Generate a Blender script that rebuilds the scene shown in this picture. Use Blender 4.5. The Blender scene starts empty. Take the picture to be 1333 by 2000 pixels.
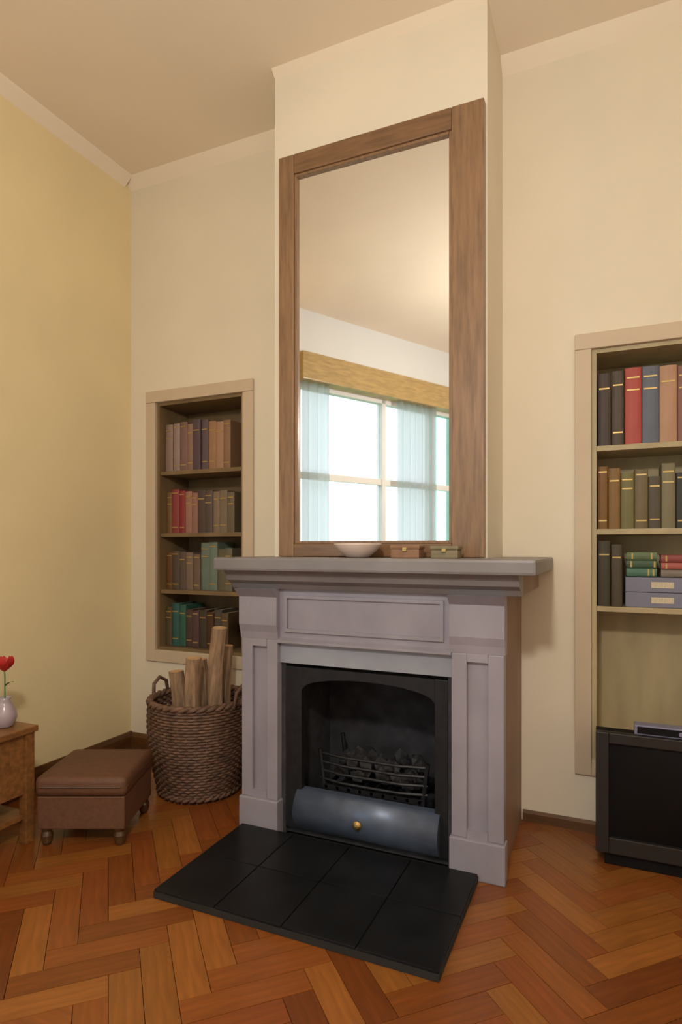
import bpy, bmesh, math, random
from mathutils import Vector, Matrix
random.seed(7)
C = bpy.context.scene.collection
SC = bpy.context.scene
TH = math.atan(0.4436)
# ---------------------------------------------------------------- camera
cd = bpy.data.cameras.new('camera'); cam = bpy.data.objects.new('camera', cd); C.objects.link(cam)
cam.location = (0, 0, 1.177); cam.rotation_euler = (math.pi/2, 0, TH)
cd.sensor_fit = 'VERTICAL'; cd.sensor_height = 36; cd.sensor_width = 24
cd.lens = 1180/2000*36; cd.shift_y = 0.035; cd.clip_start = 0.02
SC.camera = cam
# ---------------------------------------------------------------- sky, portal, exposure
w = bpy.data.worlds.new('World'); SC.world = w; w.use_nodes = True
bg = w.node_tree.nodes['Background']
bg.inputs[0].default_value = (0.84, 0.93, 1.0, 1); bg.inputs[1].default_value = 2.0
SC.view_settings.view_transform = 'Standard'; SC.view_settings.look = 'None'
SC.view_settings.gamma = 1; SC.view_settings.use_curve_mapping = False
SC.view_settings.exposure = 0.43
LAMP_W = 75.0
D, DB, H = 2.715, 2.35, 3.3          # back wall plane, chimney breast plane, ceiling height
XL, XR, YR = -2.54, 1.6, -2.2        # left wall, right wall, rear wall
A = Vector((XL, 0.0)); CD = Vector((0.4543, -0.8908)); CL = 2.47; B = A+CD*CL   # canted window wall
CN = Vector((0.8908, 0.4543))        # its normal into the room
pl = bpy.data.lights.new('window_portal', 'AREA'); pl.shape = 'RECTANGLE'; pl.size = 2.2; pl.size_y = 1.95
pl.cycles.is_portal = True
po = bpy.data.objects.new('window_portal', pl); C.objects.link(po)
pc = A+CD*1.22-CN*0.2; po.location = (pc.x, pc.y, 1.65)
po.rotation_euler = Vector((CN.x, CN.y, 0)).to_track_quat('-Z', 'Y').to_euler()

# ---------------------------------------------------------------- materials
def srgb(h):
    h = h.lstrip('#'); v = [int(h[i:i+2], 16)/255 for i in (0, 2, 4)]
    return tuple(((x+0.055)/1.055)**2.4 if x > 0.04 else x/12.92 for x in v)
def mat(name, col, rough=0.6, metal=0.0, var=0.08, scale=6.0, stretch=(1, 1, 1), bump=0.0, coat=0.0, detail=4):
    if isinstance(col, str): col = srgb(col)
    m = bpy.data.materials.new(name); m.use_nodes = True
    nt = m.node_tree; p = nt.nodes['Principled BSDF']
    tc = nt.nodes.new('ShaderNodeTexCoord'); mp = nt.nodes.new('ShaderNodeMapping')
    mp.inputs['Scale'].default_value = stretch
    nz = nt.nodes.new('ShaderNodeTexNoise'); nz.inputs['Scale'].default_value = scale; nz.inputs['Detail'].default_value = detail
    rp = nt.nodes.new('ShaderNodeValToRGB')
    rp.color_ramp.elements[0].position = 0.3; rp.color_ramp.elements[1].position = 0.7
    rp.color_ramp.elements[0].color = tuple(c*(1-var) for c in col)+(1,)
    rp.color_ramp.elements[1].color = tuple(min(1, c*(1+var)) for c in col)+(1,)
    L = nt.links.new
    L(tc.outputs['Object'], mp.inputs[0]); L(mp.outputs[0], nz.inputs['Vector']); L(nz.outputs['Fac'], rp.inputs[0])
    L(rp.outputs[0], p.inputs['Base Color'])
    p.inputs['Roughness'].default_value = rough; p.inputs['Metallic'].default_value = metal
    if coat: p.inputs['Coat Weight'].default_value = coat; p.inputs['Coat Roughness'].default_value = 0.15
    if bump:
        b = nt.nodes.new('ShaderNodeBump'); b.inputs['Strength'].default_value = bump; b.inputs['Distance'].default_value = 0.004
        L(nz.outputs['Fac'], b.inputs['Height']); L(b.outputs[0], p.inputs['Normal'])
    return m
M = {}
M['wall'] = mat('cream_wall_paint', (0.79, 0.71, 0.575), 0.85, var=0.03, scale=2.2, bump=0.05)
M['wall_left'] = mat('ochre_wall_paint', (0.83, 0.70, 0.42), 0.85, var=0.04, scale=2.0, bump=0.05)
M['breast'] = mat('pale_breast_paint', (0.82, 0.745, 0.62), 0.85, var=0.03, scale=2.5, bump=0.05)
M['ceiling'] = mat('ceiling_paint', (0.89, 0.785, 0.655), 0.9, var=0.03, scale=1.5, bump=0.05)
M['rear'] = mat('white_wall_paint', (0.78, 0.80, 0.82), 0.85, var=0.02, scale=2.0)
M['casing'] = mat('casing_paint', (0.60, 0.48, 0.35), 0.6, var=0.04, scale=4, bump=0.05)
M['skirt_dark'] = mat('dark_skirting_wood', (0.11, 0.045, 0.012), 0.45, var=0.3, scale=9, stretch=(1, 1, 6), coat=0.2)
M['frame'] = mat('mirror_frame_wood', (0.25, 0.14, 0.072), 0.4, var=0.25, scale=10, stretch=(7, 7, 0.7), bump=0.1, coat=0.25)
M['frame_h'] = mat('mirror_rail_wood', (0.20, 0.105, 0.05), 0.4, var=0.25, scale=10, stretch=(0.7, 7, 7), bump=0.1, coat=0.25)
M['stone'] = mat('grey_marble', (0.31, 0.285, 0.335), 0.38, var=0.13, scale=5, stretch=(1, 1, 0.6), bump=0.04, detail=8)
M['stone_b'] = mat('blue_grey_slip', (0.30, 0.315, 0.37), 0.35, var=0.12, scale=6, detail=8)
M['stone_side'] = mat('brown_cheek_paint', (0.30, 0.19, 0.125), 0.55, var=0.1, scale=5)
M['shelfstone'] = mat('mantel_shelf_grey', (0.22, 0.20, 0.205), 0.4, var=0.12, scale=5, detail=8)
M['iron'] = mat('cast_iron', (0.022, 0.022, 0.026), 0.5, 0.5, var=0.25, scale=30, bump=0.25)
M['ash'] = mat('blued_steel', (0.10, 0.13, 0.20), 0.36, 0.3, var=0.2, scale=14, bump=0.1)
M['soot'] = mat('sooty_brick', (0.04, 0.039, 0.045), 0.95, var=0.4, scale=14, bump=0.5)
M['hearth'] = mat('black_slate', (0.010, 0.0105, 0.012), 0.35, var=0.3, scale=9, bump=0.1)
M['grout'] = mat('dark_grout', (0.02, 0.019, 0.018), 0.9)
M['coal'] = mat('coal', (0.03, 0.03, 0.034), 0.5, var=0.5, scale=40, bump=0.5)
M['case_l'] = mat('left_bookcase_wood', (0.20, 0.13, 0.062), 0.55, var=0.2, scale=8, stretch=(1, 1, 0.25), bump=0.08)
M['case_r'] = mat('right_bookcase_wood', (0.45, 0.36, 0.205), 0.55, var=0.16, scale=8, stretch=(1, 1, 0.25), bump=0.08)
M['pages'] = mat('book_pages', (0.62, 0.54, 0.40), 0.9, var=0.12, scale=60, stretch=(8, 1, 1))
M['wicker'] = mat('brown_wicker', (0.15, 0.082, 0.052), 0.6, var=0.4, scale=25, bump=0.3)
M['bark'] = mat('bark', (0.33, 0.21, 0.125), 0.9, var=0.4, scale=18, stretch=(3, 3, 0.6), bump=0.7)
M['cutwood'] = mat('cut_wood', (0.60, 0.38, 0.19), 0.8, var=0.2, scale=22)
M['stool'] = mat('brown_upholstery', (0.13, 0.055, 0.028), 0.6, var=0.15, scale=60, bump=0.25)
M['darkwood'] = mat('dark_wood', (0.075, 0.032, 0.010), 0.4, var=0.3, scale=8, stretch=(1, 1, 6), coat=0.2)
M['tablewood'] = mat('table_wood', (0.22, 0.095, 0.028), 0.4, var=0.3, scale=9, stretch=(1, 6, 6), coat=0.2)
M['lilac'] = mat('lilac_glaze', (0.40, 0.33, 0.37), 0.3, var=0.06, scale=8, coat=0.3)
M['red'] = mat('red_petals', (0.50, 0.025, 0.022), 0.55, var=0.2, scale=30)
M['stem'] = mat('green_stem', (0.10, 0.20, 0.05), 0.6, var=0.2, scale=20)
M['tv'] = mat('black_plastic', (0.005, 0.004, 0.004), 0.75, var=0.2, scale=30)
M['screen'] = mat('dark_screen', (0.002, 0.001, 0.001), 0.6, var=0.1, scale=5)
M['silver'] = mat('blue_grey_plastic', (0.20, 0.20, 0.30), 0.4, var=0.05, scale=10)
M['pelmet'] = mat('golden_pine', (0.44, 0.30, 0.12), 0.4, var=0.2, scale=8, stretch=(1, 1, 6), coat=0.2)
M['white'] = mat('white_gloss_paint', (0.84, 0.84, 0.82), 0.4, var=0.02, scale=5)
M['dish'] = mat('pale_pink_ceramic', (0.78, 0.62, 0.55), 0.3, var=0.04, scale=9, coat=0.3)
M['brass'] = mat('brass', (0.55, 0.38, 0.14), 0.3, 0.9, var=0.1, scale=20)
M['grass'] = mat('lawn', (0.10, 0.22, 0.05), 0.9, var=0.4, scale=8)
PW = []
for i, h in enumerate([(0.30, 0.088, 0.022), (0.235, 0.066, 0.016), (0.36, 0.125, 0.034), (0.19, 0.050, 0.013), (0.27, 0.072, 0.020), (0.31, 0.110, 0.028)]):
    PW.append(mat('parquet_wood_%s' % 'abcdef'[i], (h[0]*.86, h[1]*.86, h[2]*.62), 0.34, var=0.22, scale=7, stretch=(0.8, 9, 1), bump=0.08, coat=0.12))
for k_ in ('tv', 'screen', 'hearth'): M[k_].node_tree.nodes['Principled BSDF'].inputs['Specular IOR Level'].default_value = 0.22
# mirror silvering, window glass, sheer cloth, lamp glass
def special(name, fn):
    m = bpy.data.materials.new(name); m.use_nodes = True; fn(m.node_tree, m.node_tree.nodes['Principled BSDF']); return m
def f_mir(nt, p):
    p.inputs['Base Color'].default_value = (0.93, 0.94, 0.94, 1); p.inputs['Metallic'].default_value = 1; p.inputs['Roughness'].default_value = 0.02
M['mirror'] = special('mirror_silvering', f_mir)
def f_glass(nt, p):
    p.inputs['Base Color'].default_value = (0.95, 1, 0.98, 1); p.inputs['Roughness'].default_value = 0.0
    p.inputs['Transmission Weight'].default_value = 1; p.inputs['IOR'].default_value = 1.02
M['glass'] = special('window_glass', f_glass)
def f_aqua(nt, p):
    f_glass(nt, p); p.inputs['Base Color'].default_value = (0.55, 0.92, 0.80, 1)
M['aqua'] = special('aqua_glass', f_aqua)
def f_sheer(nt, p):
    out = nt.nodes['Material Output']
    tr = nt.nodes.new('ShaderNodeBsdfTranslucent'); tr.inputs[0].default_value = (0.56, 0.55, 0.55, 1)
    tp = nt.nodes.new('ShaderNodeBsdfTransparent')
    mx = nt.nodes.new('ShaderNodeMixShader'); wv = nt.nodes.new('ShaderNodeTexWave'); wv.inputs['Scale'].default_value = 60
    ma = nt.nodes.new('ShaderNodeMath'); ma.operation = 'MULTIPLY_ADD'; ma.inputs[1].default_value = 0.10; ma.inputs[2].default_value = 0.10
    nt.links.new(wv.outputs['Fac'], ma.inputs[0]); nt.links.new(ma.outputs[0], mx.inputs[0])
    nt.links.new(tr.outputs[0], mx.inputs[1]); nt.links.new(tp.outputs[0], mx.inputs[2]); nt.links.new(mx.outputs[0], out.inputs['Surface'])
M['sheer'] = special('sheer_white_cloth', f_sheer)
def f_lampg(nt, p):
    p.inputs['Base Color'].default_value = (0.95, 0.85, 0.65, 1)
    p.inputs['Emission Color'].default_value = (1, 0.72, 0.38, 1); p.inputs['Emission Strength'].default_value = 4
M['lampglass'] = special('lit_opal_glass', f_lampg)

# ---------------------------------------------------------------- mesh helpers
def bx(bm, x0, x1, y0, y1, z0, z1, bev=0.0):
    n = len(bm.verts)
    vs = [bm.verts.new((x, y, z)) for x in (x0, x1) for y in (y0, y1) for z in (z0, z1)]
    F = [(0, 1, 3, 2), (4, 6, 7, 5), (0, 4, 5, 1), (2, 3, 7, 6), (0, 2, 6, 4), (1, 5, 7, 3)]
    fs = [bm.faces.new([vs[i] for i in f]) for f in F]
    if bev:
        es = {e for f in fs for e in f.edges}
        bmesh.ops.bevel(bm, geom=list(es), offset=bev, segments=2, profile=0.6, affect='EDGES')
    return bm
def box(*a, **k): return bx(bmesh.new(), *a, **k)
def tube(bm, pts, r, n=8, caps=True):
    pts = [Vector(p) for p in pts]; rs = r if isinstance(r, (list, tuple)) else [r]*len(pts); rings = []
    for i, p in enumerate(pts):
        t = (pts[min(i+1, len(pts)-1)]-pts[max(i-1, 0)]).normalized()
        q = t.to_track_quat('Z', 'Y')
        rings.append([bm.verts.new(p+q @ Vector((math.cos(2*math.pi*k/n)*rs[i], math.sin(2*math.pi*k/n)*rs[i], 0))) for k in range(n)])
    for a, b in zip(rings, rings[1:]):
        for k in range(n): bm.faces.new((a[k], a[(k+1) % n], b[(k+1) % n], b[k]))
    if caps: bm.faces.new(rings[0][::-1]); bm.faces.new(rings[-1])
    return bm
def lathe(bm, prof, n=24, c=(0, 0, 0)):
    rings = []
    for r, z in prof:
        rings.append([bm.verts.new((c[0]+r*math.cos(2*math.pi*k/n), c[1]+r*math.sin(2*math.pi*k/n), c[2]+z)) for k in range(n)])
    for a, b in zip(rings, rings[1:]):
        for k in range(n): bm.faces.new((a[k], a[(k+1) % n], b[(k+1) % n], b[k]))
    bm.faces.new(rings[0][::-1]); bm.faces.new(rings[-1]); return bm
def prism(bm, prof, x0, x1, axis='x', at=0.0):
    """extrude a (y,z) profile along x, or an (x,z) profile along y"""
    def v(a, p): return (a, p[0], p[1]) if axis == 'x' else (p[0], a, p[1])
    a = [bm.verts.new(v(x0, p)) for p in prof]; b = [bm.verts.new(v(x1, p)) for p in prof]; n = len(prof)
    for k in range(n): bm.faces.new((a[k], a[(k+1) % n], b[(k+1) % n], b[k]))
    bm.faces.new(a[::-1]); bm.faces.new(b); return bm
def obj(name, bm, m, parent=None, smooth=False, kind=None, label=None):
    bmesh.ops.recalc_face_normals(bm, faces=bm.faces[:])
    me = bpy.data.meshes.new(name); bm.to_mesh(me); bm.free()
    if smooth:
        for p in me.polygons: p.use_smooth = True
    me.materials.append(M[m] if isinstance(m, str) else m)
    o = bpy.data.objects.new(name, me); C.objects.link(o)
    if parent: o.parent = parent
    if kind: o['kind'] = kind
    if label: o['label'] = label
    return o
def struct(name, bm, m, label=None, cat=None):
    o = obj(name, bm, m, kind='structure'); tag(o, label, cat); return o
def tag(o, label, cat, group=None):
    if label: o['label'] = label
    if cat: o['category'] = cat
    if group: o['group'] = group
    return o
def thing(name, label, cat, loc=(0, 0, 0), rz=0, group=None):
    o = bpy.data.objects.new(name, None); C.objects.link(o); o.location = loc; o.rotation_euler = (0, 0, rz)
    o.empty_display_size = 0.05; return tag(o, label, cat, group)

# ---------------------------------------------------------------- room shell
T = 0.15
LB = (-2.351, -1.768); RB = (-0.065, 0.62); ZT = 2.0; ZBL, ZBR = 0.60, 0.30; DEP = 0.27
# back wall with the two bookcase recesses left open
bm = bmesh.new(); Y1 = D+DEP+0.03
for x0, x1, z0, z1 in [(XL-T, LB[0], 0, H), (LB[0], LB[1], 0, ZBL), (LB[0], LB[1], ZT, H), (LB[1], RB[0], 0, H),
                       (RB[0], RB[1], 0, ZBR), (RB[0], RB[1], ZT, H), (RB[1], XR+T, 0, H)]:
    bx(bm, x0, x1, D, Y1, z0, z1)
for x0, x1, z0, z1 in [(LB[0], LB[1], ZBL, ZT), (RB[0], RB[1], ZBR, ZT)]: bx(bm, x0, x1, Y1-0.028, Y1, z0, z1)
struct('wall_back', bm, 'wall', 'cream painted back wall of both alcoves beside the chimney breast', 'wall')
struct('wall_left', box(XL-T, XL, A.y, D, 0, H), 'wall_left', 'ochre yellow painted wall left of the bookcase alcove', 'wall')
struct('wall_right', box(XR, XR+T, YR-T, D, 0, H), 'wall', 'cream wall to the right outside the frame', 'wall')
struct('wall_rear', box(B.x-0.3, XR, YR-T, YR, 0, H), 'rear', 'white wall behind the camera', 'wall')
struct('wall_chimney_breast', box(-1.366, -0.427, DB, D, 1.138, H), 'breast', 'pale plastered chimney breast above the mantel shelf carrying the tall mirror', 'wall')
struct('ceiling', box(XL-T, XR+T, YR-T, Y1, H, H+0.12), 'ceiling', 'flat peach cream ceiling over the alcoves and chimney breast', 'ceiling')
# canted window wall, in a local frame: x along the wall, y into the room
wroot = Matrix(((CD.x, CN.x, 0, A.x), (CD.y, CN.y, 0, A.y), (0, 0, 1, 0), (0, 0, 0, 1)))
def cant(o):
    o.matrix_world = wroot; return o
W0, W1, WZ0, WZ1 = 0.06, 2.36, 0.72, 2.66
bm = bmesh.new()
for x0, x1, z0, z1 in [(-0.02, W0, 0, H), (W1, CL+0.02, 0, H), (W0, W1, 0, WZ0), (W0, W1, WZ1, H)]: bx(bm, x0, x1, -T, 0, z0, z1)
cant(struct('wall_window', bm, 'rear', 'white canted wall around the bay window, seen only in the mirror', 'wall'))
win = thing('window_1', 'tall white sash window with three lights reflected in the mirror', 'window'); win['kind'] = 'structure'; cant(win)
bm = bmesh.new()
for x in (W0, 1.10, 1.80, W1-0.05): bx(bm, x, x+0.05, -0.10, -0.02, WZ0, WZ1)
bx(bm, W0, W1, -0.10, -0.02, WZ0, WZ0+0.05); bx(bm, W0, W1, -0.10, -0.02, WZ1-0.05, WZ1)
obj('window_frame', bm, 'white', win)
for a, b in ((W0+.05, 1.10), (1.15, 1.80), (1.85, W1-.05)):
    s = obj('sash', box(a, b, -0.085, -0.03, 1.80, 1.86), 'white', win)
    obj('pane', box(a, b, -0.062, -0.056, WZ0+.05, WZ1-.05), 'aqua' if a > 1.8 else 'glass', s)
obj('window_sill', box(W0-0.04, W1+0.04, -0.02, 0.12, WZ0-0.04, WZ0, bev=0.006), 'white', win)
pel = obj('curtain_pelmet', box(0.02, 2.42, 0.0, 0.14, 2.64, 2.88, bev=0.008), 'pelmet'); cant(pel)
tag(pel, 'golden pine pelmet board over the window, reflected in the mirror', 'pelmet')
def curtain(x0, x1, label):
    bm = bmesh.new(); n = int((x1-x0)*90); cols = []
    for i in range(n+1):
        x = x0+(x1-x0)*i/n; y = 0.07+0.022*math.sin(x*2*math.pi/0.09)+0.006*math.sin(x*37)
        cols.append([bm.verts.new((x, y, z)) for z in (0.30, 1.2, 2.0, 2.64)])
    for a, b in zip(cols, cols[1:]):
        for k in range(3): bm.faces.new((a[k], b[k], b[k+1], a[k+1]))
    o = obj('sheer_curtain', bm, 'sheer', smooth=True); cant(o)
    tag(o, label, 'curtain', 'sheer curtains at the window')
curtain(0.07, 0.36, 'narrow sheer white curtain at the left end of the window in the mirror')
curtain(1.22, 1.80, 'wide sheer white curtain before the middle light of the window in the mirror')
struct('ground', box(-14, 10, -14, 8, -0.6, -0.45), 'grass', 'green lawn outside the window', 'lawn')

# cove and skirting
def cove_x(name, x0, x1, y, s=0.055):
    prof = [(y, H), (y, H-s)]+[(y-s+s*math.cos(t), H-s+s*math.sin(t)) for t in (0.5, 1.0)]+[(y-s, H)]
    prof = [(y, H), (y, H-s), (y-s*0.3, H-s*0.72), (y-s*0.72, H-s*0.3), (y-s, H)]
    return struct(name, prism(bmesh.new(), prof, x0, x1), 'ceiling')
cove_x('trim_1', XL, -1.366, D); cove_x('trim_2', -0.427, XR, D); cove_x('trim_3', -1.366, -0.427, DB, 0.03)
s = 0.055
struct('trim_4', prism(bmesh.new(), [(XL, H), (XL, H-s), (XL+s*.3, H-s*.72), (XL+s*.72, H-s*.3), (XL+s, H)], A.y, D-0.05, axis='y'), 'ceiling')
def skirt(y0, h, t=0.016): return [(y0, 0), (y0-t, 0), (y0-t, h*0.8), (y0-t*0.5, h), (y0, h)]
struct('baseboard_left', prism(bmesh.new(), [(XL, 0), (XL+.016, 0), (XL+.016, .09), (XL+.008, .115), (XL, .115)], A.y+.02, D, axis='y'), 'skirt_dark', 'dark wooden skirting along the ochre left wall', 'skirting')
struct('baseboard_back_left', prism(bmesh.new(), skirt(D, 0.11), XL+.016, -1.40), 'skirt_dark', 'dark wooden skirting behind the log basket', 'skirting')
struct('baseboard_back_right', prism(bmesh.new(), skirt(D, 0.045), -0.34, XR), 'skirt_dark', 'low dark skirting strip right of the fireplace', 'skirting')

# ---------------------------------------------------------------- parquet floor, herringbone blocks
floor = struct('floor', box(XL-T, XR+T, YR-T, Y1, -0.12, -0.015), 'grout', 'orange brown herringbone parquet floor', 'floor')
PWID, PL = 0.085, 4
planes = [(Vector((1, 0)), XL), (Vector((-1, 0)), -XR), (Vector((0, 1)), YR), (Vector((0, -1)), -D), (CN, CN.dot(A))]
def clip(poly):
    for n, d in planes:
        out = []
        for i, p in enumerate(poly):
            q = poly[(i+1) % len(poly)]; a, b = n.dot(p)-d, n.dot(q)-d
            if a >= 0: out.append(p)
            if (a >= 0) != (b >= 0): out.append(p+(q-p)*(a/(a-b)))
        poly = out
        if len(poly) < 3: return None
    ar = abs(sum(poly[i].cross(poly[(i+1) % len(poly)]) for i in range(len(poly))))/2
    return poly if ar > 2e-4 else None
rest = [bmesh.new() for _ in PW]
R45 = Matrix.Rotation(math.radians(45), 2); g = 0.0009; cnt = 0
def slab(bm, poly, dz, inv=None):
    ar = sum(poly[i].cross(poly[(i+1) % len(poly)]) for i in range(len(poly)))
    if ar < 0: poly = poly[::-1]
    t = [bm.verts.new((p.x, p.y, dz)) for p in poly]; b = [bm.verts.new((p.x, p.y, -0.016)) for p in poly]
    bm.faces.new(t); n = len(poly)
    for k in range(n): bm.faces.new((b[k], b[(k+1) % n], t[(k+1) % n], t[k]))
for m_ in range(-9, 10):
    for k in range(-70, 71):
        for hv in (0, 1):
            ox, oy = k+m_*PL, k-m_*PL
            r = (ox, ox+PL, oy, oy+1) if hv == 0 else (ox, ox+1, oy+1, oy+1+PL)
            ps = [R45 @ Vector((x*PWID+sx*g, y*PWID+sy*g)) for x, y, sx, sy in
                  ((r[0], r[2], 1, 1), (r[1], r[2], -1, 1), (r[1], r[3], -1, -1), (r[0], r[3], 1, -1))]
            c = sum(ps, Vector((0, 0)))/4
            if not (XL-.3 < c.x < XR+.3 and YR-.3 < c.y < D+.3): continue
            if all(-1.39 < p.x < -0.42 and 1.61 < p.y for p in ps): continue       # under the hearth and fireplace
            poly = clip(ps)
            if not poly: continue
            mi = random.choices(range(6), weights=(4, 3, 2, 2, 3, 3))[0]; dz = random.uniform(-0.0004, 0.0004)
            if c.y > 1.0 and c.x < 0.95 and cnt < 298:
                ang = math.radians(45 if hv == 0 else 135); Ri = Matrix.Rotation(-ang, 2)
                bm = bmesh.new(); slab(bm, [Ri @ (p-c) for p in poly], dz)
                o = obj('parquet_block', bm, PW[mi], floor); o.location = (c.x, c.y, 0); o.rotation_euler = (0, 0, ang); cnt += 1
            else: slab(rest[mi], poly, dz)
for i, bm in enumerate(rest):
    if len(bm.verts): obj('parquet_field', bm, PW[i], floor, kind='stuff')

# ---------------------------------------------------------------- fireplace
fp = thing('fireplace', 'grey stone fireplace surround with panelled legs and broad mantel shelf below the mirror', 'fireplace', (-0.875, 2.17, 0))
def fpo(name, bm, m, parent=None, **k):
    o = obj(name, bm, m, parent or fp, **k)
    if parent is None: o.matrix_parent_inverse = Matrix.Translation((0.875, -2.17, 0))
    return o
FX0, FX1, OX0, OX1, OZ = -1.413, -0.334, -1.241, -0.52, 0.705
bm = bmesh.new()
bx(bm, FX0+.012, OX0, 2.20, D, 0, 1.01); bx(bm, OX1, FX1-.012, 2.20, D, 0, 1.01); bx(bm, OX0, OX1, 2.20, D, OZ, 1.01)
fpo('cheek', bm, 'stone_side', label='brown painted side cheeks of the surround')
bm = bmesh.new()      # sooty firebox lining
bx(bm, OX0, OX1, 2.62, 2.66, 0, OZ); bx(bm, OX0, OX0+.02, 2.19, 2.62, 0, OZ); bx(bm, OX1-.02, OX1, 2.19, 2.62, 0, OZ)
bx(bm, OX0+.02, OX1-.02, 2.21, 2.62, 0.0, 0.03)
fpo('firebox', bm, 'soot', label='soot-black firebox')
for x0, x1 in ((FX0, OX0), (OX1, FX1)):
    fpo('pilaster', box(x0, x1, 2.175, 2.20, 0.14, 0.80), 'stone')
    bm = bmesh.new(); wd = x1-x0
    for a, b in ((0.0, 0.30), (0.70, 1.0)): bx(bm, x0+wd*a, x0+wd*b, 2.155, 2.176, 0.14, 0.80, bev=0.004)
    bx(bm, x0+wd*.30, x0+wd*.70, 2.155, 2.176, 0.14, 0.17); bx(bm, x0+wd*.30, x0+wd*.70, 2.155, 2.176, 0.77, 0.80)
    fpo('panel_moulding', bm, 'stone')
    fpo('plinth_block', box(x0-.006, x1+.006, 2.142, 2.20, 0.0, 0.14, bev=0.005), 'stone')
    fpo('corbel', prism(bmesh.new(), [(2.20, .80), (2.155, .80), (2.15, .83), (2.14, .86), (2.14, .975), (2.10, 1.01), (2.20, 1.01)], x0-.004, x1+.004), 'stone')
fpo('frieze', box(OX0, OX1, 2.168, 2.20, 0.80, 1.01), 'stone')
bm = bmesh.new()
for a in [(OX0+.03, OX1-.03, .835, .848), (OX0+.03, OX1-.03, .972, .985), (OX0+.03, OX0+.043, .848, .972), (OX1-.043, OX1-.03, .848, .972)]:
    bx(bm, a[0], a[1], 2.158, 2.169, a[2], a[3])
fpo('frieze_moulding', bm, 'stone')
bm = bmesh.new(); bx(bm, OX0, OX1, 2.178, 2.20, OZ, 0.785); fpo('lintel_slip', bm, 'stone_b', label='blue-grey slip above the fire opening')
fpo('lintel_moulding', prism(bmesh.new(), [(2.18, .785), (2.15, .79), (2.15, .80), (2.168, .81), (2.18, .81)], OX0, OX1), 'stone')
fpo('bed_moulding', prism(bmesh.new(), [(2.20, 1.01), (2.145, 1.01), (2.13, 1.03), (2.10, 1.045), (2.09, 1.07), (2.075, 1.085), (2.20, 1.085)], -1.45, -0.275), 'shelfstone')
bm = bmesh.new(); bx(bm, -1.45, -0.275, 2.2, D-.001, 1.01, 1.085)
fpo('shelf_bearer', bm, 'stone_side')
fpo('mantel_shelf', box(-1.48, -0.215, 2.045, D-.002, 1.085, 1.138, bev=0.01), 'shelfstone')
# hearth of square slate tiles
ht = thing('hearth', 'black slate hearth slab laid on the floor before the fireplace', 'hearth', (-0.91, 1.87, 0))
obj('slab', box(-0.49, 0.49, -0.27, 0.268, 0.001, 0.022), 'grout', ht)
for i in range(4):
    for j in range(2):
        x0 = -0.49+i*0.245; y0 = -0.27+j*0.269
        obj('tile', box(x0+.002, x0+.243, y0+.002, y0+.267, 0.018, 0.030, bev=0.0015), 'hearth', ht)
# iron insert: frame plate, steel ash cover, grate
def ino(name, bm, m, **k):
    o = fpo(name, bm, m, **k); return o
def place_in(o, loc=(0, 0, 0)): o.location = Vector((-0.88, 2.2, 0.03))+Vector(loc)
q = 0.34
bm = bmesh.new()
bx(bm, -q, -q+.075, -.015, .015, 0, 0.66, bev=.003); bx(bm, q-.05, q, -.015, .015, 0, 0.66, bev=.003)
n = 28; X0, X1 = -q+.075, q-.05; cx, hw = (X0+X1)/2, (X1-X0)/2
for i in range(n):
    a0, a1 = X0+(X1-X0)*i/n, X0+(X1-X0)*(i+1)/n
    za, zb = (.57+.055*math.sqrt(max(0, 1-((q_-cx)/hw)**2)) for q_ in (a0, a1))
    prism(bm, [(a0, za), (a1, zb), (a1, .66), (a0, .66)], -.015, .015, axis='y')
place_in(ino('insert_frame', bm, 'iron', label='black cast-iron arched insert frame'))
prof = [(-.012-.046*math.sin(math.pi*i/16)**.8, .165*i/16) for i in range(17)]+[(.02, .165), (.02, 0)]
ac = ino('ash_cover', prism(bmesh.new(), prof, X0-.02, X1+.02), 'ash', label='blue-grey steel ash cover'); place_in(ac)
for p_ in ac.data.polygons: p_.use_smooth = abs(p_.normal.x) < .5 and p_.normal.y < -.1
bm = lathe(bmesh.new(), [(.008, 0), (.016, .006), (.018, .014), (.010, .022), (.002, .024)], 12)
kn = obj('knob', bm, 'brass', ac, label='small brass knob'); kn.location = (0, -.055, .085); kn.rotation_euler = (math.pi/2, 0, 0)
gr = thing('fire_grate', 'black iron basket grate standing inside the firebox', 'grate', (-0.87, 2.36, 0.03))
for z in (0.19, 0.225, 0.26, 0.295): obj('grate_bar', tube(bmesh.new(), [(-.23, -.09, z), (-.12, -.115, z), (.12, -.115, z), (.23, -.09, z)], .006, 6), 'iron', gr)
for sx in (-1, 1):
    for sy in (-.09, .14):
        obj('leg', tube(bmesh.new(), [(sx*.22, sy, 0), (sx*.21, sy, .15), (sx*.23, sy, .31)], .010, 8), 'iron', gr)
bm = bmesh.new()
for i in range(9): bx(bm, -.20+i*.05-.006, -.20+i*.05+.006, -.10, .15, .155, .167)
bx(bm, -.22, .22, -.10, -.085, .15, .17); bx(bm, -.22, .22, .135, .15, .15, .17)
obj('grate_floor', bm, 'iron', gr)
bm = bmesh.new()
for i in range(60):
    r = random.uniform(.022, .038); lay = i//30
    c = Vector((random.uniform(-.17, .17), random.uniform(-.055, .11), .20+lay*.045+random.uniform(-.005, .015)))
    v = bmesh.ops.create_icosphere(bm, subdivisions=1, radius=r, matrix=Matrix.Translation(c))['verts']
    for x in v: x.co = c+(x.co-c)*random.uniform(.75, 1.15)
co = obj('coal_heap', bm, 'coal', kind='stuff'); co.location = (-0.87, 2.36, 0.03); tag(co, 'heap of dark coal lying in the fire grate', 'coal')

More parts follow.
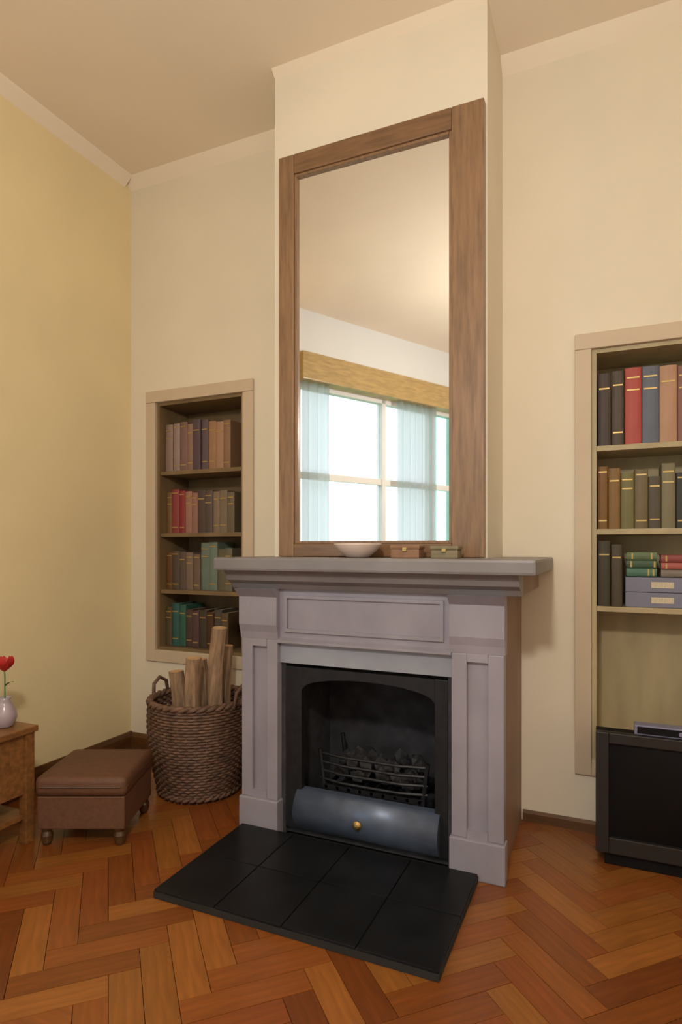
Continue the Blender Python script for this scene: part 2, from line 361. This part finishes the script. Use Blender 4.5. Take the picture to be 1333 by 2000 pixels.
# ---------------------------------------------------------------- mirror
mx0, mx1, mz0, mz1, my = -1.325, -0.432, 1.139, 2.884, 2.345
mi = thing('mirror', 'tall rectangular mirror in a flat brown wooden frame standing on the mantel shelf', 'mirror', ((mx0+mx1)/2, my, mz0))
ctr = (mx0+mx1)/2; a, b = mx0-ctr, mx1-ctr; hh = mz1-mz0; SL, SR, ST, SB = .075, .125, .085, .055
def stile(x0, x1, z0, z1, m, n='frame_rail'):
    obj(n, box(x0, x1, -.035, 0, z0, z1, bev=.005), m, mi)
stile(a, a+SL, 0, hh, 'frame', 'frame_stile'); stile(b-SR, b, 0, hh, 'frame', 'frame_stile')
stile(a+SL, b-SR, hh-ST, hh, 'frame_h'); stile(a+SL, b-SR, 0, SB, 'frame_h')
bm = bmesh.new(); e = .012
for x0, x1, z0, z1 in [(a+SL, a+SL+e, SB, hh-ST), (b-SR-e, b-SR, SB, hh-ST), (a+SL+e, b-SR-e, SB, SB+e), (a+SL+e, b-SR-e, hh-ST-e, hh-ST)]:
    bx(bm, x0, x1, -.028, -.006, z0, z1, bev=.003)
obj('inner_bead', bm, 'frame', mi)
obj('mirror_glass', box(a+SL, b-SR, -.014, -.008, SB, hh-ST), 'mirror', mi)
# things on the mantel shelf
ds = obj('dish', lathe(bmesh.new(), [(.035, 0), (.045, .004), (.075, .028), (.092, .050), (.094, .056), (.088, .054), (.070, .032), (.04, .010), (.001, .008)], 32), 'dish', smooth=True)
ds.location = (-0.90, 2.19, 1.138); tag(ds, 'pale pink ceramic dish on the mantel shelf before the mirror', 'dish')
def carved_box(x, wd, hh_, m, label):
    t = thing('trinket_box', label, 'box', (x, 2.2, 1.138), 0.05, 'small brown boxes on the mantel shelf')
    obj('box_body', box(-wd/2, wd/2, -.04, .04, 0, hh_*.68, bev=.004), m, t)
    obj('lid', box(-wd/2-.003, wd/2+.003, -.043, .043, hh_*.68, hh_, bev=.006), m, t)
    obj('clasp', box(-.008, .008, -.048, -.043, hh_*.5, hh_*.8, bev=.002), 'brass', t)
M['box_a'] = mat('brown_box_wood', '#8a6448', 0.5, var=0.2, scale=20); M['box_b'] = mat('olive_box_wood', '#7c7054', 0.5, var=0.2, scale=20)
carved_box(-0.70, .11, .050, 'box_a', 'brown wooden trinket box on the mantel shelf beside the pink dish')
carved_box(-0.55, .10, .046, 'box_b', 'olive brown trinket box on the mantel shelf at the right end of the mirror')

# ---------------------------------------------------------------- bookcases
def bookcase(x0, x1, z0, m, shelves, label):
    t = thing('bookcase', label, 'bookcase', ((x0+x1)/2, D, z0)); wv = (x1-x0)/2; hh = ZT-z0; th = .018; G = .001
    def o(name, bm, mm, **k): return obj(name, bm, mm, t, **k)
    o('back_panel', box(-wv+G, wv-G, DEP-.008, DEP, G, hh-G), m)
    for s in (-1, 1): o('side_panel', box(min(s*wv-s*G, s*(wv-th)), max(s*wv-s*G, s*(wv-th)), .002, DEP-.008, G, hh-G), m)
    o('top_panel', box(-wv+th, wv-th, .002, DEP-.008, hh-th, hh-G), m); o('bottom_panel', box(-wv+th, wv-th, .002, DEP-.008, G, th), m)
    for z in shelves: o('shelf', box(-wv+th, wv-th, .012, DEP-.008, z-z0-.022, z-z0, bev=.002), m)
    cw = .065
    for s in (-1, 1):
        aa, bb = sorted((s*wv, s*(wv+cw))); o('casing', box(aa, bb, -.016, -.0005, -cw, hh, bev=.004), 'casing')
    o('casing', box(-wv-cw, wv+cw, -.018, -.0005, hh, hh+cw, bev=.004), 'casing')
    o('casing', box(-wv, wv, -.016, -.0005, -cw, 0, bev=.004), 'casing')
    return t
bookcase(LB[0], LB[1], ZBL, 'case_l', (1.61, 1.26, .94), 'narrow brown built-in bookcase in the alcove left of the fireplace')
bookcase(RB[0], RB[1], ZBR, 'case_r', (1.60, 1.255, .935), 'olive tan built-in bookcase in the alcove right of the fireplace, above the black television')
cols = {}
def bookmat(h):
    if h not in cols: cols[h] = mat('book_cover_'+h.lstrip('#'), h, 0.55, var=0.12, scale=14, stretch=(1, 1, .4))
    return cols[h]
bandm = mat('gilt_band', '#b59a5c', 0.4, 0.5)
def book(x, y, z, t, h, dp, col, label, group, tilt=0.0, flat=False, band=True, darkband=None):
    r = thing('book', label, 'book', (x, y, z), 0, group)
    if tilt: r.rotation_euler = (0, tilt, 0)
    c = .003; bm = bmesh.new()
    bx(bm, 0, c, 0, dp, 0, h); bx(bm, t-c, t, 0, dp, 0, h)
    # rounded spine
    k = 6; pr = [(t/2-t/2*math.cos(math.pi*i/k), -.006*math.sin(math.pi*i/k)) for i in range(k+1)]
    pv = pr+[(t-c, .004), (c, .004)]
    lo = [bm.verts.new((p[0], p[1], 0)) for p in pv]; hi = [bm.verts.new((p[0], p[1], h)) for p in pv]; n = len(pv)
    for i in range(n): bm.faces.new((lo[i], lo[(i+1) % n], hi[(i+1) % n], hi[i]))
    bm.faces.new(lo[::-1]); bm.faces.new(hi)
    cv = obj('cover', bm, bookmat(col), r)
    obj('pages', box(c, t-c, .004, dp-.004, .004, h-.004), 'pages', r)
    if band:
        for zz in random.choice(((h*.80, h*.16), (h*.86, h*.70), (h*.78,), (h*.12, h*.9))): obj('spine_band', box(t*.12, t*.88, -.0068, -.003, zz, zz+.006), darkband or bandm, cv)
    if flat: r.rotation_euler = (0, math.pi/2, 0)
    return r
ORD = ['first', 'second', 'third', 'fourth', 'fifth', 'sixth', 'seventh', 'eighth', 'ninth', 'tenth', 'eleventh', 'twelfth', 'thirteenth', 'fourteenth']
def row(x0, specs, z, y, shelf, case):
    x = x0
    for i, sp in enumerate(specs):
        t, h, col, nm = sp[:4]
        book(x, y+random.uniform(0, .012), z+.0005, t, h, random.uniform(.15, .17), col,
             '%s book, %s from the left on the %s shelf of the %s bookcase' % (nm, ORD[i], shelf, case),
             'books in the %s bookcase' % case, band=len(sp) < 5)
        x += t+.0012
L0 = LB[0]+.022; YL = 2.765
row(L0, [(.05, .27, '#8f776c', 'tall mauve grey'), (.045, .275, '#96807a', 'pale mauve'), (.05, .28, '#7e5f58', 'dusty rose brown'), (.042, .265, '#8a6c5c', 'fawn'),
         (.05, .285, '#55434a', 'dark plum'), (.046, .28, '#5c4c52', 'dull plum'), (.05, .27, '#9a7458', 'tan'), (.05, .262, '#a57e64', 'light tan'), (.045, .268, '#8c6a50', 'brown')], 1.61, YL, 'top', 'left')
row(L0, [(.04, .235, '#7c5c34', 'ochre brown'), (.052, .25, '#8a3a38', 'brick red'), (.04, .24, '#8a2f30', 'deep red'), (.045, .235, '#9a7060', 'pink brown'), (.04, .225, '#8f6657', 'dull rose'),
         (.05, .24, '#50403c', 'dark brown'), (.05, .235, '#574640', 'umber'), (.045, .228, '#806c5a', 'grey tan'), (.05, .232, '#7a6a56', 'drab'), (.045, .22, '#6c5c48', 'olive drab')], 1.26, YL, 'second', 'left')
row(L0, [(.045, .21, '#684420', 'russet'), (.05, .22, '#50443a', 'charcoal brown'), (.045, .215, '#5a4a40', 'dusky brown'), (.05, .21, '#776454', 'grey brown'), (.045, .2, '#6e5a4a', 'mid brown'),
         (.055, .265, '#66746a', 'tall grey green'), (.055, .268, '#6c7a6e', 'tall sage'), (.05, .23, '#605844', 'olive grey'), (.05, .235, '#6c6452', 'khaki')], .94, YL, 'third', 'left')
row(L0, [(.045, .22, '#54482c', 'olive'), (.05, .24, '#2c5a56', 'teal'), (.045, .235, '#2f5c4c', 'green teal'), (.045, .21, '#4a3530', 'dark maroon brown'), (.045, .205, '#553c3c', 'brown plum'),
         (.05, .21, '#40362a', 'blackish brown'), (.045, .2, '#4a2c14', 'dark russet'), (.05, .215, '#4c443c', 'slate brown'), (.045, .2, '#5c4830', 'walnut')], .62, YL, 'bottom', 'left')
R0 = RB[0]+.022; YRR = 2.735
row(R0, [(.052, .30, '#3c2b22', 'tall dark brown'), (.048, .305, '#463a2c', 'dark olive brown'), (.062, .31, '#a8463c', 'broad red'), (.062, .31, '#5c6270', 'broad slate blue'), (.062, .305, '#b0876a', 'broad tan'),
         (.05, .30, '#82584e', 'dusky red brown'), (.045, .28, '#6c5c4c', 'drab brown'), (.05, .29, '#4c4038', 'umber'), (.045, .27, '#7c6a52', 'khaki'), (.04, .28, '#50402c', 'walnut')], 1.60, YRR, 'top', 'right')
row(R0, [(.04, .26, '#76501e', 'ochre brown'), (.045, .25, '#7c5c2a', 'mustard brown'), (.05, .23, '#6e683e', 'olive green'), (.05, .24, '#6a5c3c', 'olive'), (.045, .21, '#4e4434', 'dark drab'),
         (.05, .26, '#787052', 'grey olive'), (.055, .22, '#24221f', 'black'), (.05, .24, '#5c5038', 'bronze brown'), (.05, .23, '#6c6044', 'khaki'), (.045, .24, '#50442c', 'walnut')], 1.255, YRR, 'second', 'right')
row(R0, [(.05, .27, '#3a3420', 'dark olive'), (.042, .255, '#463c2a', 'umber')], .935, YRR, 'third', 'right')
# lying stack on the third shelf: two lilac box files, then flat books
zz = .935
def boxfile(z, label):
    t = thing('box_file', label, 'box file', (R0+.24, YRR+.095, z), 0, 'lilac box files')
    obj('file_body', box(-.135, .135, -.09, .09, 0, .06, bev=.003), 'lilac2', t)
    obj('file_label', box(-.04, .04, -.0915, -.0895, .018, .042), 'pages', t)
    obj('finger_ring', tube(bmesh.new(), [(.09, -.093, .03), (.09, -.0895, .03)], .010, 12), 'iron', t)
M['lilac2'] = mat('lilac_card', '#7c7c90', 0.6, var=0.06, scale=10)
boxfile(zz+.0005, 'lilac grey box file lying on the third shelf of the right bookcase, underneath'); boxfile(zz+.062, 'lilac grey box file lying on another, under the flat books, right bookcase')
zz += .124
for i, (t, wd, c, nm, x) in enumerate([(.034, .075, '#48705c', 'small sage green', 0), (.032, .075, '#3c5640', 'dark green', .0), (.032, .074, '#5e7050', 'moss green', .0)]):
    r = book(R0+.11, YRR+.01, zz+.0005+t, t, .11, .14, c, '%s book lying flat on the lilac box files in the right bookcase' % nm, 'books in the right bookcase', flat=True); zz += t+.001
zz = .935+.1235
for i, (t, c, nm) in enumerate([(.03, '#7c7268', 'warm grey'), (.028, '#a85850', 'salmon red'), (.03, '#8c4440', 'red brown')]):
    book(R0+.235, YRR+.01, zz+.0005+t, t, .13, .14, c, '%s book lying in the flat pile beside the green ones, right bookcase' % nm, 'books in the right bookcase', flat=True); zz += t+.001

# ---------------------------------------------------------------- television with a small receiver on top
tv = thing('television', 'black boxy television set standing on the floor below the right bookcase', 'television', (0.24, 2.45, 0))
bm = bmesh.new(); tw, tz0, tz1 = .285, .05, .495
prism(bm, [(.02, tz0), (.02, tz1), (.06, tz1), (.235, tz1-.05), (.235, tz0+.02), (.06, tz0)], -tw, tw)
obj('housing', bm, 'tv', tv)
bm = bmesh.new()
for x0, x1, z0, z1 in [(-tw, -tw+.045, tz0, tz1), (tw-.045, tw, tz0, tz1), (-tw+.045, tw-.045, tz1-.04, tz1), (-tw+.045, tw-.045, tz0, tz0+.06)]: bx(bm, x0, x1, -.012, .02, z0, z1, bev=.004)
M['bez'] = mat('charcoal_bezel', (0.014, 0.011, 0.010), 0.5)
obj('bezel', bm, 'bez', tv)
bm = bmesh.new(); n = 10; g_ = []
for i in range(n+1):
    for j in range(n+1):
        u, v = i/n*2-1, j/n*2-1
        g_.append(bm.verts.new((u*(tw-.043), .004-.012*(1-u*u)*(1-v*v), (tz0+.06+tz1-.04)/2+v*(tz1-tz0-.098)/2)))
for i in range(n):
    for j in range(n): bm.faces.new((g_[i*(n+1)+j], g_[(i+1)*(n+1)+j], g_[(i+1)*(n+1)+j+1], g_[i*(n+1)+j+1]))
obj('screen', bm, 'screen', tv, smooth=True)
obj('base', box(-tw+.03, tw-.03, .01, .20, 0, tz0, bev=.004), 'tv', tv)
for k in range(3): obj('button', box(.14+k*.03, .158+k*.03, -.016, -.011, tz0+.02, tz0+.032, bev=.001), 'iron', tv)
rc = thing('receiver_box', 'small blue-grey receiver box lying on top of the black television', 'receiver', (0.185, 2.475, .4955))
obj('case', box(-.10, .09, -.022, .03, 0, .036, bev=.004), 'silver', rc)
obj('front_panel', box(-.09, .08, -.025, -.0218, .006, .030), 'tv', rc)
obj('control_knob', tube(bmesh.new(), [(.05, -.032, .018), (.05, -.0245, .018)], .008, 12), 'silver', rc)

# ---------------------------------------------------------------- log basket and logs
bk = thing('log_basket', 'round brown wicker log basket in the alcove left of the fireplace', 'basket', (-1.83, 2.42, 0))
def prad(z): return .185+.053*math.sin(min(1, z/.44)*math.pi*.62)
bm = bmesh.new(); NS = 32
for ri, z in enumerate([.035+.0135*i for i in range(30)]):
    pts = []
    for k in range(NS*2+1):
        th = 2*math.pi*k/(NS*2); rr = prad(z)+.0055*math.cos(th*NS/1.0+(math.pi if ri % 2 else 0)); pts.append((rr*math.cos(th), rr*math.sin(th), z))
    tube(bm, pts, .0072, 5, caps=False)
obj('weave', bm, 'wicker', bk, smooth=True, kind='stuff')
bm = bmesh.new()
for k in range(NS):
    th = 2*math.pi*k/NS; tube(bm, [(prad(z)*math.cos(th), prad(z)*math.sin(th), z) for z in (.0, .1, .2, .3, .44)], .004, 5)
obj('stakes', bm, 'wicker', bk, kind='stuff')
for zz, rr in ((.022, .013), (.445, .016)):
    bm = bmesh.new()
    for ph in (0, math.pi):
        tube(bm, [((prad(zz)+.007*math.cos(th*18+ph))*math.cos(th), (prad(zz)+.007*math.cos(th*18+ph))*math.sin(th), zz+.007*math.sin(th*18+ph)) for th in [2*math.pi*k/144 for k in range(145)]], rr*.7, 6, caps=False)
    obj('rim', bm, 'wicker', bk, smooth=True)
obj('basket_floor', lathe(bmesh.new(), [(.001, .022), (.155, .022), (.155, .034), (.001, .034)], 32), 'wicker', bk)
for s in (-1, 1):
    obj('handle', tube(bmesh.new(), [(s*.238, -.055, .43), (s*.244, -.045, .50), (s*.247, 0, .525), (s*.244, .045, .50), (s*.238, .055, .43)], .009, 8), 'wicker', bk, smooth=True)
def log(base, tip, r, label):
    base = Vector(base); tip = Vector(tip); d = (tip-base); ln = d.length
    t = thing('log', label, 'log', base, 0, 'firewood in the log basket'); t.rotation_mode = 'QUATERNION'; t.rotation_quaternion = d.to_track_quat('Z', 'Y')
    bm = bmesh.new(); n = 14; rg = []
    for i in range(9):
        z = ln*i/8; ox, oy = .006*math.sin(i*.8), .005*math.cos(i*1.1)
        rg.append([bm.verts.new((ox+r*(1+.08*math.sin(k*2.3+i*.4))*math.cos(2*math.pi*k/n), oy+r*(1+.07*math.cos(k*1.7))*math.sin(2*math.pi*k/n), z)) for k in range(n)])
    for a, b in zip(rg, rg[1:]):
        for k in range(n): bm.faces.new((a[k], a[(k+1) % n], b[(k+1) % n], b[k]))
    bm.faces.new(rg[0][::-1]); bm.faces.new(rg[-1]); obj('bark', bm, 'bark', t, smooth=False)
    bm = bmesh.new(); prof = [(r*.93, 0), (r*.92, .002), (r*.72, .0022), (r*.70, .0012), (r*.40, .0022), (r*.38, .0012), (.002, .002)]
    lathe(bm, prof, 14, (.006*math.sin(6.4), .005*math.cos(8.8), ln)); obj('cut_end', bm, 'cutwood', t)
bx_, by_ = -1.815, 2.42
log((bx_+.085, by_-.04, .055), (bx_+.135, by_-.05, .80), .036, 'tallest pale-ended log, leaning towards the fireplace in the basket')
log((bx_+.01, by_-.085, .055), (bx_+.03, by_-.105, .66), .036, 'log standing upright at the front of the basket')
log((bx_-.075, by_-.05, .055), (bx_-.10, by_-.065, .58), .034, 'short log at the left front of the basket')
log((bx_-.02, by_+.03, .055), (bx_-.05, by_+.05, .62), .036, 'log in the middle of the basket behind the front ones')
log((bx_+.06, by_+.07, .055), (bx_+.07, by_+.10, .69), .034, 'log at the back right of the basket')

# ---------------------------------------------------------------- footstool
fs = thing('footstool', 'low square dark brown upholstered footstool on the parquet by the left wall', 'footstool', (-1.968, 1.912, 0), TH)
obj('seat_cushion', box(-.18, .18, -.18, .18, .20, .275, bev=.022), 'stool', fs, smooth=True)
bm = bmesh.new()
for z in (.204, .271):
    pass
e_ = .179; pts = [(-e_+.02, -e_, .238), (e_-.02, -e_, .238), (e_, -e_+.02, .238), (e_, e_-.02, .238), (e_-.02, e_, .238), (-e_+.02, e_, .238), (-e_, e_-.02, .238), (-e_, -e_+.02, .238), (-e_+.02, -e_, .238)]
obj('piping', tube(bm, pts, .004, 6), 'darkwood', fs)
obj('apron', box(-.172, .172, -.172, .172, .07, .20, bev=.006), 'stool', fs)
for sx in (-1, 1):
    for sy in (-1, 1): obj('foot', lathe(bmesh.new(), [(.014, 0), (.02, .012), (.024, .04), (.018, .055), (.024, .07)], 14, (sx*.145, sy*.145, 0)), 'darkwood', fs)

# ---------------------------------------------------------------- side table, vase with red flower
st = thing('side_table', 'small orange brown wooden side table against the left wall at the picture edge', 'table', (-2.305, 1.50, 0))
hx, hy, hz = .195, .22, .465
obj('tabletop', box(-hx-.01, hx+.01, -hy-.01, hy+.01, hz-.025, hz, bev=.005), 'tablewood', st)
for sx in (-1, 1):
    for sy in (-1, 1):
        x, y = sx*(hx-.02), sy*(hy-.02); obj('leg', box(x-.02, x+.02, y-.02, y+.02, 0, hz-.025, bev=.003), 'tablewood', st)
for sx in (-1, 1): obj('side_panel', box(sx*(hx-.02)-.008, sx*(hx-.02)+.008, -hy+.04, hy-.04, .20, hz-.025), 'tablewood', st)
for sy in (1,): obj('side_panel', box(-hx+.04, hx-.04, sy*(hy-.02)-.008, sy*(hy-.02)+.008, .20, hz-.025), 'tablewood', st)
dr = obj('drawer', box(-hx+.042, hx-.042, -hy+.008, -hy+.03, .21, hz-.03, bev=.003), 'tablewood', st)
obj('knob', tube(bmesh.new(), [(0, -hy-.018, .32), (0, -hy-.004, .32), (0, -hy+.008, .32)], [.013, .008, .008], 12), 'brass', dr)
obj('lower_shelf', box(-hx+.012, hx-.012, -hy+.012, hy-.012, .10, .118), 'tablewood', st)
vs = obj('vase', lathe(bmesh.new(), [(.026, 0), (.034, .006), (.045, .035), (.043, .06), (.028, .09), (.02, .105), (.025, .118), (.021, .118), (.016, .105), (.02, .09), (.03, .05), (.001, .02)], 28), 'lilac', smooth=True)
vs.location = (-2.2, 1.655, .465); tag(vs, 'small pale lilac vase on the side table at the left edge', 'vase')
fl = thing('flower', 'single red flower standing in the lilac vase', 'flower', (-2.2, 1.655, .492))
obj('stem', tube(bmesh.new(), [(0, 0, 0), (.001, 0, .10), (.004, -.002, .17), (.004, -.004, .205)], .0028, 6), 'stem', fl)
for k in range(7):
    th = 2*math.pi*k/7; bm = bmesh.new(); rows_ = []
    for i in range(6):
        s_ = i/5; wd = .021*math.sin(math.pi*(.12+.78*s_)); r_ = .006+.030*math.sin(s_*1.7); z_ = .195+.052*s_
        rows_.append([bm.verts.new((.004+r_*math.cos(th)-q_*wd*math.sin(th), -.004+r_*math.sin(th)+q_*wd*math.cos(th), z_+.004*abs(q_))) for q_ in (-1, -.5, 0, .5, 1)])
    for a_, b_ in zip(rows_, rows_[1:]):
        for j in range(4): bm.faces.new((a_[j], a_[j+1], b_[j+1], b_[j]))
    obj('petal', bm, 'red', fl, smooth=True)
bm = bmesh.new(); rows_ = []
for i in range(6):
    s_ = i/5; wd = .008*math.sin(math.pi*(.1+.85*s_)); rows_.append([bm.verts.new((.003+.05*s_, q_*wd, .135+.05*s_-.03*s_*s_)) for q_ in (-1, 0, 1)])
for a_, b_ in zip(rows_, rows_[1:]):
    for j in range(2): bm.faces.new((a_[j], a_[j+1], b_[j+1], b_[j]))
obj('flower_leaf', bm, 'stem', fl, smooth=True)

# ---------------------------------------------------------------- pendant lamp behind the camera
def pendant(x, y, watts, label, z=2.35):
    pd = thing('pendant_lamp', label, 'lamp', (x, y, H)); dz = z-H
    obj('ceiling_rose', lathe(bmesh.new(), [(.05, 0), (.05, -.012), (.02, -.03), (.004, -.034)], 20), 'white', pd)
    obj('cord', tube(bmesh.new(), [(0, 0, -.03), (0, 0, dz+.14)], .003, 6), 'white', pd)
    obj('lamp_holder', tube(bmesh.new(), [(0, 0, dz+.14), (0, 0, dz+.06)], .022, 12), 'brass', pd)
    # open bowl shade so the bulb lights ceiling and walls directly
    obj('lamp_shade', lathe(bmesh.new(), [(.03, dz+.07), (.05, dz+.065), (.055, dz+.06), (.03, dz+.06)], 24), 'lampglass', pd)
    obj('bulb', lathe(bmesh.new(), [(.014, dz+.06), (.018, dz+.045), (.034, dz+.01), (.034, dz-.01), (.02, dz-.03), (.002, dz-.036)], 16), 'lampglass', pd, smooth=True)
    ld = bpy.data.lights.new('bulb_light', 'POINT'); ld.energy = watts; ld.color = (1, .93, .83); ld.shadow_soft_size = .09
    lo = bpy.data.objects.new('bulb_light', ld); C.objects.link(lo); lo.parent = pd; lo.location = (0, 0, dz-.13)
pendant(-0.22, -0.15, LAMP_W, 'pendant lamp hanging from the ceiling behind the camera')
